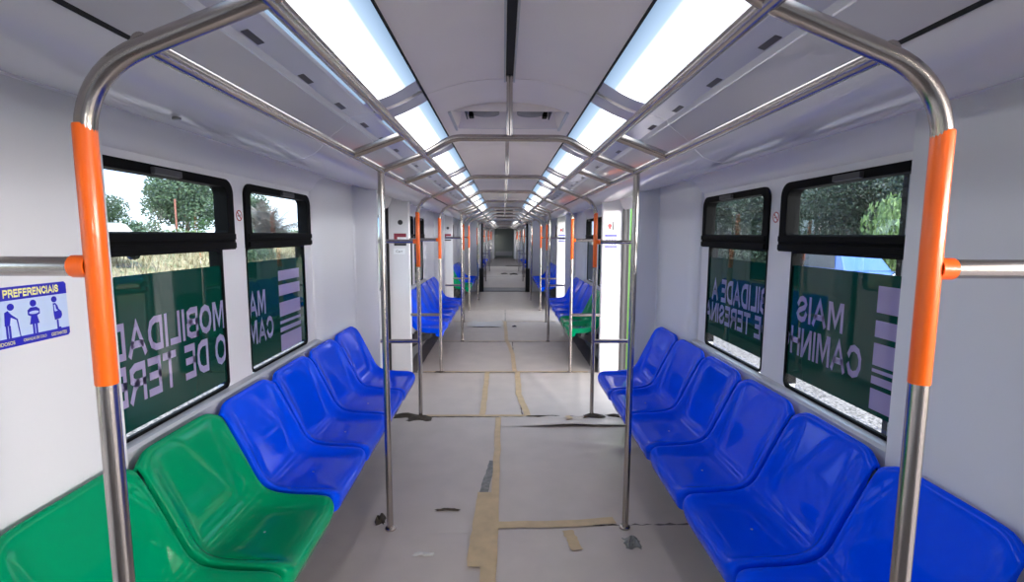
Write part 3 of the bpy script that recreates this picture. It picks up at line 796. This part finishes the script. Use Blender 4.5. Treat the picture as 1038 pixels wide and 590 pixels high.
def scrap(x, y, z, sx, sy, sz, mname, label, seed, n=9):
    r = random.Random(seed); vs = []
    for j in range(n):
        for i in range(n):
            u, v = i / (n - 1) - .5, j / (n - 1) - .5
            k = 1 - .35 * r.random() if i in (0, n - 1) or j in (0, n - 1) else 1
            hgt = sz * max(0, (1 - (2 * u) ** 2) * (1 - (2 * v) ** 2)) * r.uniform(.35, 1)
            vs.append((u * sx * k, v * sy * k + sy * .12 * math.sin(8 * u + seed), hgt))
    fs = [(j * n + i, j * n + i + 1, (j + 1) * n + i + 1, (j + 1) * n + i) for j in range(n - 1) for i in range(n - 1)]
    mb = MB(); mb.add(vs, fs); o = mb.build('paper_scrap', mname, loc=(x, y, z)); tag(o, label, 'scrap'); return o
scrap(-.86, 4.03, .004, .34, .10, .03, 'scrap', 'dark torn paper heap by the left wall at the doorway', 1)
scrap(-.70, 3.98, .004, .24, .12, .03, 'scrap', 'brown crumpled paper around the foot of the left arch pole', 2)
scrap(.72, 4.0, .012, .22, .07, .03, 'scrap', 'dark torn paper around the foot of the right arch pole', 3)
scrap(.92, 4.01, .010, .22, .06, .025, 'scrap', 'dark torn paper edge next to the end of the right bench', 4)
scrap(.30, 4.015, .010, .30, .03, .012, 'scrap', 'dark ragged sliver along the right half of the doorway seam', 5)
scrap(-.67, 2.50, .004, .06, .07, .05, 'scrap', 'small dark crumpled scrap beside the foot of the left plain pole', 6)
scrap(.605, 2.30, .004, .09, .10, .03, 'torn', 'crumpled paper collar at the foot of the right plain pole', 7)
scrap(-.33, 2.60, .007, .15, .02, .015, 'scrap', 'thin dark curl of paper on the left floor sheet', 8)
scrap(-.40, 2.22, .006, .11, .03, .010, 'whitescrap', 'little white torn bits on the lower left floor', 9)
scrap(-.72, 5.37, .006, .14, .04, .02, 'scrap', 'small dark scrap at the foot of the second left arch pole', 10)
scrap(-.30, 8.05, .012, .5, .03, .012, 'scrap', 'thin dark sliver under the curled pale sheet', 11)
scrap(.15, 8.1, .010, .08, .05, .03, 'scrap', 'small dark scrap in the aisle right of the curled sheet', 12)
scrap(.0, 19.4, .010, .30, .5, .03, 'scrap', 'dark torn paper lying left in the farther carriage aisle', 13)
scrap(.36, 19.2, .010, .34, .7, .03, 'scrap', 'dark torn paper lying right in the farther carriage aisle', 14)
scrap(.45, 24.2, .010, .9, .9, .03, 'scrap', 'large dark patch of torn paper farthest down the aisle', 15)

# ---------------------------------------------------------------- air-conditioning recess in the ceiling
def ac(y0, y1, label):
    e = empty('ceiling_air_unit', (0, (y0 + y1) / 2, 2.2)); tag(e, label, 'air unit'); cy = (y0 + y1) / 2
    def part(mb, nm, m, **k): mb.v = [(x, y - cy, z - 2.2) for x, y, z in mb.v]; return mb.build(nm, m, e, **k)
    zt = 2.30
    mb = MB()
    a = [(-.33, y0, 2.2), (.33, y0, 2.2), (.33, y1, 2.2), (-.33, y1, 2.2)]; b = [(-.29, y0 + .01, zt), (.29, y0 + .01, zt), (.29, y1 - .08, zt), (-.29, y1 - .08, zt)]
    mb.add(a + b, [(0, 1, 5, 4), (1, 2, 6, 5), (2, 3, 7, 6), (3, 0, 4, 7), (4, 5, 6, 7)])
    part(mb, 'recess_tray', 'ceil')
    for s in (-1, 1):
        mb = MB(); mb.tube([(s * .14, cy + .05, zt - .002), (s * .14, cy + .05, zt - .05), (s * .14, cy + .05, zt - .052), (s * .14, cy + .05, zt - .03)], [.085, .085, .07, .06], 28); part(mb, 'round_duct', 'grey', smooth=True)
        mb = MB(); mb.box(*sorted((s * .215, s * .245)), cy + .02, cy + .09, zt - .07, zt - .002); part(mb, 'connector', 'black', bevel=.003)
        mb = MB(); mb.box(*sorted((s * .255, s * .262)), y0 + .03, y1 - .12, zt - .07, zt - .002); part(mb, 'side_plate', 'darkgrey')
        mb = MB(); mb.tube(rounded([(s * .2, cy - .05, zt - .02), (s * .24, cy - .08, zt - .045), (s * .26, cy - .03, zt - .02)], .02), .005, 8); part(mb, 'cable', 'dkred' if s < 0 else 'darkgrey', smooth=True)
    mb = MB()
    for q in (-.345, .33): mb.box(q, q + .015, y0 - .015, y1 + .015, 2.186, 2.2)
    mb.box(-.33, .33, y1, y1 + .015, 2.2, 2.214)
    part(mb, 'rim', 'alu')
ac(*HOLES[0], 'open air-conditioning recess with round ducts in the nearest ceiling panel')
ac(*HOLES[1], 'air-conditioning recess in the ceiling farther off, before the gangway')
e = empty('air_grille', (0, END1 - .01, 2.03)); tag(e, 'dark slotted air grille above the gangway passage', 'grille')
MB().box(-.26, .26, -.012, .008, -.13, .15).build('grille_plate', 'ceil', e, bevel=.004)
for a, b, z in ((-.21, -.02, .09), (.02, .21, .09), (-.21, -.02, .005), (.02, .21, .005), (-.21, .21, -.085)):
    MB().box(a, b, -.016, -.013, z - .022, z + .022).build('grille_slot', 'darkgap', e)

# ---------------------------------------------------------------- gangway
e = empty('gangway_bellows', (0, END1 + .5, 0)); tag(e, 'black folded rubber gangway joining this carriage to the next', 'gangway')
for s in (-1, 1):
    pts = []
    n = 12
    for i in range(n + 1):
        pts.append((s * (.60 if i % 2 == 0 else .66), -.37 + .74 * i / n))
    poly = pts + [(s * .72, .37), (s * .72, -.37)]
    MB().prism(poly, .0, 1.94).build('bellows_side', 'gangway', e)
    MB().box(*sorted((s * .55, s * .66)), -.545, -.505, 0.001, .62).build('edge_guard', 'rubber', e, bevel=.004)
MB().box(-.70, .70, -.37, .37, 1.9401, 1.99).build('bellows_top', 'gangway', e)
MB().box(-.59, .59, -.365, .365, .001, .012).build('footplate', 'grey', e)
# end of the train
mb = MB(); mb.box(-.62, .62, 33.4, 33.46, 0, 2.1); o = mb.build('door_%d' % (ND[0] + 1), 'endgrey'); struct(o)
q = MB(); q.box(-.55, .55, 33.38, 33.4, .12, .42); q.build('kick_plate', 'alu', o)
mb = MB(); mb.box(-.62, .62, END2, 33.4, 1.93, 1.97); trim(mb, 'gangway')
for s in (-1, 1):
    mb = MB(); mb.box(*sorted((s * .62, s * .68)), END2 + .1, 33.4, 0, 1.97); trim(mb, 'panel')

# ---------------------------------------------------------------- signs and stickers
# priority seat sign on the left lining
e = empty('priority_sign', (-1.2, 1.2, 1.3)); tag(e, 'blue and white priority seating sign with figures on the left wall panel', 'sign')
def sp(mb, nm, m, par=None): return mb.build(nm, m, e)
U, V = (0, 1, 0), (0, 0, 1)
W0, W1, H0, H1 = -.20, .160, -.072, .072
def O(d): return (d, 0, 0)
def rr(x0, x1, y0, y1, r): return [(y, z) for y, z in rrect(x0, x1, y0, y1, r, r, 4)]
mb = MB(); poly_on(mb, rr(W0, W1, H0, H1, .008), O(.0002), U, V); sp(mb, 'sign_board', 'palblue')
mb = MB(); poly_on(mb, [(W0, .040), (W1, .040), (W1, .066), (W1 - .006, H1), (W0, H1)], O(.0009), U, V); sp(mb, 'top_band', 'stickblue')
mb = MB(); poly_on(mb, [(W0, H0), (W1 - .006, H0), (W1, H0 + .006), (W1, -.050), (W0, -.050)], O(.0009), U, V); sp(mb, 'bottom_band', 'stickblue')
mb = MB(); block_text(mb, 'PREFERENCIAIS', (.0018, -.012, .046), U, V, .148, .020, .23); sp(mb, 'lettering', 'yellow')
for tx, yy, ww in (('CRIANÇAS DE COLO', .028, .062), ('GESTANTES', .104, .046), ('IDOSOS', -.03, .036)):
    mb = MB(); put_text(mb, tx, (.0018, yy, -.066), U, V, ww, .0085, .01); sp(mb, 'caption', 'yellow')
def fig(nm, shapes):
    mb = MB()
    for p in shapes: poly_on(mb, p, O(.0009), U, V)
    return sp(mb, nm, 'stickblue')
fig('figure', [circ(.062, .026, .0085), [(.046, -.002), (.046, .010), (.054, .016), (.070, .016), (.078, .010), (.078, -.002), (.070, -.006), (.075, -.026), (.049, -.026), (.054, -.006)],
               rect(.056, .061, -.05, -.026), rect(.064, .069, -.05, -.026)])
mb = MB(); poly_on(mb, circ(.062, .003, .013, 20, .004), O(.0016), U, V); sp(mb, 'baby', 'palblue')
fig('figure', [circ(.121, .028, .008), [(.117, .018), (.124, .018), (.130, .010), (.132, .002), (.140, -.006), (.141, -.016), (.136, -.024), (.119, -.026), (.117, -.01)],
               rect(.124, .129, -.046, -.026), rect(.124, .135, -.05, -.046)])
mb = MB(); poly_on(mb, [(.119, .014), (.122, .014), (.124, .002), (.129, -.002), (.121, -.004), (.119, 0)], O(.0016), U, V); sp(mb, 'arm', 'palblue')
fig('figure', [circ(.004, .024, .0085), [(-.014, -.02), (-.012, .012), (-.004, .016), (.004, .006), (.018, -.006), (.017, -.009), (.002, -.001), (-.002, -.02)], rect(-.012, -.007, -.05, -.02), rect(-.005, 0, -.05, -.02)])
mb = MB(); poly_on(mb, [(.016, -.006), (.019, -.006), (.0235, -.05), (.0215, -.05)], O(.0009), U, V); sp(mb, 'walking_stick', 'stickblue')
# no-smoking stickers between the windows
for s in (-1, 1):
    y, z = (2.37, 1.583) if s < 0 else (2.36, 1.587)
    e = empty('no_smoking_sticker', (s * XI, y, z)); tag(e, 'round red no-smoking sticker between the %s foreground windows' % ('left' if s < 0 else 'right'), 'sticker')
    D = (-s * .0004, 0, 0); UU = (0, 1 if s < 0 else -1, 0)
    mb = MB(); poly_on(mb, circ(0, 0, .024), D, UU, V); mb.build('disc', 'white', e)
    mb = MB(); mb.ring([(p[0], p[1]) for p in circ(0, 0, .0255, 28)], [(p[0], p[1]) for p in circ(0, 0, .0205, 28)], *sorted((-s * .0006, -s * .0016))); mb.build('red_ring', 'red', e)
    mb = MB(); poly_on(mb, [(-.017, .013), (-.013, .017), (.017, -.013), (.013, -.017)], (-s * .0012, 0, 0), UU, V); mb.build('red_bar', 'red', e)
    mb = MB(); poly_on(mb, rect(-.014, .008, -.004, .0), (-s * .0009, 0, 0), UU, V); poly_on(mb, rect(.01, .013, -.004, .006), (-s * .0009, 0, 0), UU, V); mb.build('cigarette', 'ink', e)
# jamb fittings (face of the far door pillar looks towards the camera)
U2 = (1, 0, 0)
def jamb(yc, first_one):
    Yf = yc - HALF + .0
    yf = yc - 1.605
    for s in (-1, 1):
        sd = 'left' if s < 0 else 'right'; od = 'first' if first_one else 'second'
        if s < 0:
            o = MB().tube([(-1.115, yf, 1.625), (-1.115, yf - .008, 1.625)], .026, 24).build('door_speaker', 'darkgrey', smooth=True)
            tag(o, 'round dark speaker on the %s doorway jamb, %s side' % (od, sd), 'speaker')
            e = empty('warning_sticker', (-1.12, yf, 1.44)); tag(e, 'dark red and white warning sticker on the %s left doorway jamb' % od, 'sticker')
            mb = MB(); poly_on(mb, rect(-.065, .065, -.06, .07), (0, -.0003, 0), U2, V); mb.build('sticker_base', 'white', e)
            mb = MB(); poly_on(mb, rect(-.065, .065, .03, .07), (0, -.0011, 0), U2, V); poly_on(mb, rect(-.065, -.03, -.02, .03), (0, -.0011, 0), U2, V); mb.build('red_field', 'dkred', e)
            mb = MB(); poly_on(mb, rect(-.065, .065, -.06, -.035), (0, -.0011, 0), U2, V); mb.build('dark_field', 'ink', e)
            if first_one:
                e = empty('name_label', (-1.125, yf, 1.322)); tag(e, 'small white label with handwritten word on the left doorway jamb', 'label')
                mb = MB(); poly_on(mb, rect(-.068, .055, -.03, .03), (0, -.0003, 0), U2, V); mb.build('label_plate', 'white', e)
                mb = MB(); put_text(mb, 'Carr', (-.04, -.0013, -.014), U2, V, .07, .026, .0); mb.build('lettering', 'ink', e)
        else:
            e = empty('door_sticker', (1.10, yf, 1.60)); tag(e, 'faded red pictogram sticker on the %s right doorway jamb' % od, 'sticker')
            mb = MB(); poly_on(mb, rect(-.03, .045, -.045, .045), (0, -.0003, 0), U2, V); mb.build('sticker_base', 'white', e)
            mb = MB(); poly_on(mb, circ(.0, .0, .022), (0, -.0011, 0), U2, V); poly_on(mb, rect(-.01, .012, -.035, -.02), (0, -.0011, 0), U2, V); mb.build('red_mark', 'red', e)
            mb = MB(); poly_on(mb, rect(.03, .045, -.045, .045), (0, -.0011, 0), U2, V); mb.build('side_text', 'ink', e)
            e = empty('priority_sticker', (1.115, yf, 1.44)); tag(e, 'blue and white priority sticker on the %s right doorway jamb' % od, 'sticker')
            mb = MB(); poly_on(mb, rect(-.065, .065, -.07, .07), (0, -.0003, 0), U2, V); mb.build('sticker_base', 'white', e)
            mb = MB()
            poly_on(mb, rect(-.065, .065, .045, .065), (0, -.0011, 0), U2, V); poly_on(mb, rect(-.065, .065, -.07, -.052), (0, -.0011, 0), U2, V)
            for q in (-.045, -.015, .015, .045):
                poly_on(mb, circ(q, .025, .008, 10), (0, -.0011, 0), U2, V); poly_on(mb, rect(q - .008, q + .008, -.04, .014), (0, -.0011, 0), U2, V)
            mb.build('blue_figures', 'stickblue', e)
jamb(BAYS1[1], True); jamb(BAYS1[2], False)
# round sensor button in the left cove
o = MB().tube([(-1.0, 1.56, 1.843), (-1.0, 1.56, 1.836)], .012, 18).build('ceiling_sensor', 'grey', smooth=True)
tag(o, 'small round grey sensor in the left ceiling cove above the window', 'sensor')

# ---------------------------------------------------------------- outside
def gmat():
    m = mat('ground_earth', srgb(170, 160, 140), .9)
    n = m.node_tree; b = n.nodes['Principled BSDF']; N = n.nodes.new; L = n.links.new
    t = N('ShaderNodeTexCoord'); sx = N('ShaderNodeSeparateXYZ'); L(t.outputs['Object'], sx.inputs[0])
    ab = N('ShaderNodeMath'); ab.operation = 'ABSOLUTE'; L(sx.outputs['X'], ab.inputs[0])
    gt = N('ShaderNodeMapRange'); gt.inputs['From Min'].default_value = 7.5; gt.inputs['From Max'].default_value = 9.5; L(ab.outputs[0], gt.inputs['Value'])
    n1 = N('ShaderNodeTexNoise'); n1.inputs['Scale'].default_value = 30; n1.inputs['Detail'].default_value = 6; L(t.outputs['Object'], n1.inputs['Vector'])
    r1 = N('ShaderNodeValToRGB'); r1.color_ramp.elements[0].position = .38; r1.color_ramp.elements[1].position = .6
    r1.color_ramp.elements[0].color = (*srgb(54, 50, 50), 1); r1.color_ramp.elements[1].color = (*srgb(138, 130, 130), 1); L(n1.outputs['Fac'], r1.inputs['Fac'])
    n2 = N('ShaderNodeTexNoise'); n2.inputs['Scale'].default_value = .9; n2.inputs['Detail'].default_value = 8; L(t.outputs['Object'], n2.inputs['Vector'])
    r2 = N('ShaderNodeValToRGB'); r2.color_ramp.elements[0].position = .4; r2.color_ramp.elements[1].position = .6
    r2.color_ramp.elements[0].color = (*srgb(96, 104, 66), 1); r2.color_ramp.elements[1].color = (*srgb(150, 138, 110), 1); L(n2.outputs['Fac'], r2.inputs['Fac'])
    mx = N('ShaderNodeMix'); mx.data_type = 'RGBA'; L(gt.outputs[0], mx.inputs['Factor']); L(r1.outputs['Color'], mx.inputs['A']); L(r2.outputs['Color'], mx.inputs['B'])
    L(mx.outputs['Result'], b.inputs['Base Color'])
    return m
M['ground'] = gmat()
TER = [(-120, .9), (-40, .75), (-17, .5), (-9, -.95), (0, -.95), (6, -.95), (8.5, -.5), (40, -.3), (120, .5)]
def terrain(x):
    for (a, za), (b, zb) in zip(TER[:-1], TER[1:]):
        if a <= x <= b: return za + (zb - za) * (x - a) / (b - a)
    return 0
mb = MB(); mb.strip(TER, [-60, 20, 60, 160]); struct(mb.build('ground', 'ground'))
def crown(blobs, n, size, seed, m, z0=0):
    r = random.Random(seed); vs = []; fs = []
    for _ in range(n):
        cx, cy, cz, rx, ry, rz = r.choice(blobs)
        d = Vector((r.gauss(0, 1), r.gauss(0, 1), r.gauss(0, 1))).normalized() * (r.random() ** .25)
        p = Vector((cx + d.x * rx, cy + d.y * ry, max(.05, cz + d.z * rz)))
        a = Vector((r.gauss(0, 1), r.gauss(0, 1), r.gauss(0, 1))).normalized(); b = a.orthogonal().normalized(); b.rotate(Matrix.Rotation(r.random() * 6.28, 3, a))
        cc = a.cross(b); s_ = size * r.uniform(.6, 1.3)
        k = len(vs); vs += [p - b * s_, p + cc * s_ * .45, p + b * s_, p - cc * s_ * .45]; fs.append((k, k + 1, k + 2, k + 3))
    mb = MB(); mb.add(vs, fs); me_o = mb.build('crown', m); return me_o
def blobs(kind, seed):
    r = random.Random(seed)
    if kind == 'round': return [(r.uniform(-1.6, 1.6), r.uniform(-1.6, 1.6), r.uniform(2.2, 4.6), 1.5, 1.5, 1.3) for _ in range(14)]
    if kind == 'bush': return [(r.uniform(-1.4, 1.4), r.uniform(-1, 1), r.uniform(.4, 1.3), .8, .8, .7) for _ in range(9)]
    return [(r.uniform(-2.4, 2.4), r.uniform(-2.4, 2.4), r.uniform(.3, 7.5), 1.7, 1.7, 1.5) for _ in range(32)]
protos = {}
def tree(kind, x, y, sc, rz, m, label, group, cat='tree', n=3500, size=.2):
    key = (kind, m)
    e = empty({'round': 'tree', 'bush': 'bush', 'dense': 'tree'}[kind], (x, y, terrain(x) - .02)); tag(e, label, cat, group)
    e.scale = (sc,) * 3; e.rotation_euler = (0, 0, rz)
    if key not in protos:
        cr = crown(blobs(kind, hash(kind) % 7 if False else len(protos) + 3), n, size, len(protos) + 11, m); tr = None
        if kind != 'bush':
            q = MB(); q.tube([(0, 0, -.1), (.05, .02, 1.5), (-.05, .05, 3.2)], [.16, .13, .08], 10)
            for a in range(4): q.tube([(0, 0, 1.6 + .3 * a), (.7 * math.cos(a * 1.7), .7 * math.sin(a * 1.7), 2.8 + .3 * a)], [.07, .03], 8)
            tr = q.build('trunk', 'bark', smooth=True)
        protos[key] = (cr, tr)
        for p in (cr, tr):
            if p: p.parent = e
    else:
        for p in protos[key]:
            if p: q = p.copy(); COL.objects.link(q); q.parent = e
    return e
# left: bright scrub with a big round tree and a palm; right: a dark wall of trees
GL, GR = 'scrub and trees beyond the left windows', 'dark trees beyond the right windows'
tree('round', -22.6, 36.5, .95, .4, 'leaf', 'big round green tree seen through the nearest left window', GL, n=15000, size=.13)
tree('round', -28.6, 36.5, .64, 1.9, 'leaf', 'smaller round tree left of the big one through the nearest left window', GL)
tree('round', -32.5, 36.5, .62, 2.9, 'leaf', 'round tree at the left edge of the nearest left window', GL)
tree('round', -17.5, 50, .6, .9, 'leaf', 'distant tree behind the palm through the left windows', GL)
tree('round', -28, 56, .95, .2, 'leaf', 'distant round tree beyond the big one on the left', GL)
for i in range(8):
    r = random.Random(i + 40); y = 24 + 4.2 * i
    tree('bush', -18 - (y - 24) * .1 - r.uniform(0, .5), y, r.uniform(.62, .95), r.random() * 6, 'leaflight' if i % 3 else 'leaf', 'leafy bush growing in the scrub beyond the left windows', 'bushes beyond the left windows', 'bush', n=3200, size=.10)
for i in range(13):
    r = random.Random(i + 90); y = 13 + 3.6 * i
    tree('dense', 18.3 + (8.5 if i % 2 else 0) + r.uniform(0, .3), y, .85 if i % 2 else .72, r.random() * 6, 'leafshade', 'dark dense tree in the row beyond the right windows', GR, n=24000, size=.125)
b_ = tree('bush', 13.3, 16.9, .75, .6, 'leaflight', 'bright yellow-green bush in front of the dark trees on the right', GR, 'bush'); b_.scale = (.62, .62, 1.75)
for i in range(6):
    r = random.Random(i + 140)
    tree('bush', 12.9 + .1 * i, 20.4 + 4.3 * i, .95, r.random() * 6, 'leafshade', 'dark shrub at the foot of the trees beyond the right windows', 'dark shrubs beyond the right windows', 'bush', n=6000, size=.12)
tree('bush', -13.6, 27.5, .55, 1.0, 'leaf', 'small green bush in front of the palm beyond the left windows', GL, 'bush', n=3200, size=.10)
# palm
e = empty('palm_tree', (-14.6, 31.5, terrain(-14.6))); tag(e, 'feathery palm seen through the second left window', 'palm')
q = MB(); q.tube([(0, 0, -.1), (.1, 0, .7), (.05, .1, 1.3)], [.26, .22, .18], 10); q.build('trunk', 'bark', e, smooth=True)
q = MB(); r = random.Random(5)
for k in range(46):
    az = k * 2.4; up = r.uniform(.25, 1.4); L_ = r.uniform(2.2, 3.0)
    prev = None
    for j in range(30):
        t = j / 29; d = L_ * t; zz = 1.25 + math.sin(up) * d * 1.15 - 1.0 * t ** 2.6
        p = Vector((math.cos(az) * d * math.cos(up) + .05, math.sin(az) * d * math.cos(up), zz))
        if prev:
            side = (p - prev).cross(Vector((0, 0, 1))).normalized(); ll = .6 * math.sin(math.pi * min(1, t * .9 + .12)) + .06
            for sg in (-1, 1):
                tip = p + side * sg * ll * .8 + (p - prev) * 2.2 - Vector((0, 0, .35 * ll)); wv = (p - prev) * .75
                q.add([prev, prev + wv, tip], [(0, 1, 2)])
            q.add([prev - side * .02, prev + side * .02, p + side * .02, p - side * .02], [(0, 1, 2, 3)])
        prev = p
q.build('fronds', 'palm', e)
o = MB().tube([(-21.2, 33.2, .5), (-21.2, 33.2, 3.7)], .06, 10).build('utility_post', mat('rust_paint', srgb(124, 76, 64), .7), smooth=True)
tag(o, 'thin rust-red post in front of the big round tree', 'post')
# dry grass on the left
r = random.Random(3); mb = MB()
for _ in range(9000):
    x = -r.uniform(10, 22); y = r.uniform(9, 50); h = r.uniform(.15, .5); a = r.random() * 3.14; w = .04; zg = terrain(x)
    dx, dy = math.cos(a) * w, math.sin(a) * w; lx, ly = r.uniform(-.2, .2), r.uniform(-.2, .2)
    mb.add([(x - dx, y - dy, zg - .02), (x + dx, y + dy, zg - .02), (x + lx, y + ly, zg + h)], [(0, 1, 2)])
o = mb.build('dry_grass', 'dry'); tag(o, 'tall dry straw-coloured grass beyond the left windows', 'grass', kind='stuff')
# parked cars on the right
def car(x, y, rz, m, label):
    e = empty('parked_car', (x, y, terrain(x))); e.rotation_euler = (0, 0, rz); tag(e, label, 'car')
    body = [(-2.0, .35), (-2.05, .75), (-1.9, .92), (-1.35, .98), (1.0, .95), (1.9, .80), (2.05, .6), (2.0, .35)]
    cab = [(-1.55, .96), (-1.2, 1.42), (-.9, 1.48), (.1, 1.48), (.45, 1.40), (1.05, .95)]
    def ext(pr, w0, w1=None):
        w1 = w1 or w0; n = len(pr); q = MB()
        zs = [p[1] for p in pr]; lo, hi = min(zs), max(zs)
        W = [w0 + (w1 - w0) * (p[1] - lo) / (hi - lo) for p in pr]
        q.add([(-w, p[0], p[1]) for p, w in zip(pr, W)] + [(w, p[0], p[1]) for p, w in zip(pr, W)], [tuple(range(n)), tuple(range(n, 2 * n))[::-1]] + [(i, (i + 1) % n, n + (i + 1) % n, n + i) for i in range(n)])
        return q
    ext(body, .82).build('body', m, e, bevel=.05); ext(cab, .78, .62).build('cabin', m, e, bevel=.04)
    for s in (-1, 1):
        q = MB(); q.add([(s * .772, -1.15, 1.02), (s * .772, .78, 1.02), (s * .668, .3, 1.40), (s * .668, -1.0, 1.40)], [(0, 1, 2, 3)])
        q.add([(p[0] + s * .008, p[1], p[2]) for p in q.v[:4]], [(0, 1, 2, 3)]); q.build('side_window', 'carglass', e)
        for yy in (-1.25, 1.3):
            MB().tube([(s * .66, yy, .32), (s * .86, yy, .32)], .32, 20).build('wheel', 'tyre', e, smooth=True)
    q = MB(); q.add([(-.72, .98, 1.02), (.72, .98, 1.02), (.6, .52, 1.39), (-.6, .52, 1.39), (-.72, .99, 1.03), (.72, .99, 1.03), (.6, .53, 1.40), (-.6, .53, 1.40)], [(0, 1, 2, 3), (4, 5, 6, 7)]); q.build('windscreen', 'carglass', e)
car(10.6, 16.2, .1, 'carblue', 'blue car parked beyond the nearest right window')
car(10.4, 11.4, .1, 'carwhite', 'white car parked beyond the nearest right window, right of the blue one')
car(-16.6, 20.6, 1.2, 'carwhite', 'white car at the edge of the scrub on the left')
# lime-green hoarding seen through the open right doorway
e = empty('lime_hoarding', (2.05, 7.7, -.95)); tag(e, 'lime-green painted hoarding outside the open right doorway', 'hoarding')
MB().box(-.03, .03, -.5, .5, .05, 3.6).build('board', 'lime', e, bevel=.004)
for yy in (-.42, .42): MB().box(.03, .09, yy - .04, yy + .04, 0, 3.6).build('post', 'grey', e)
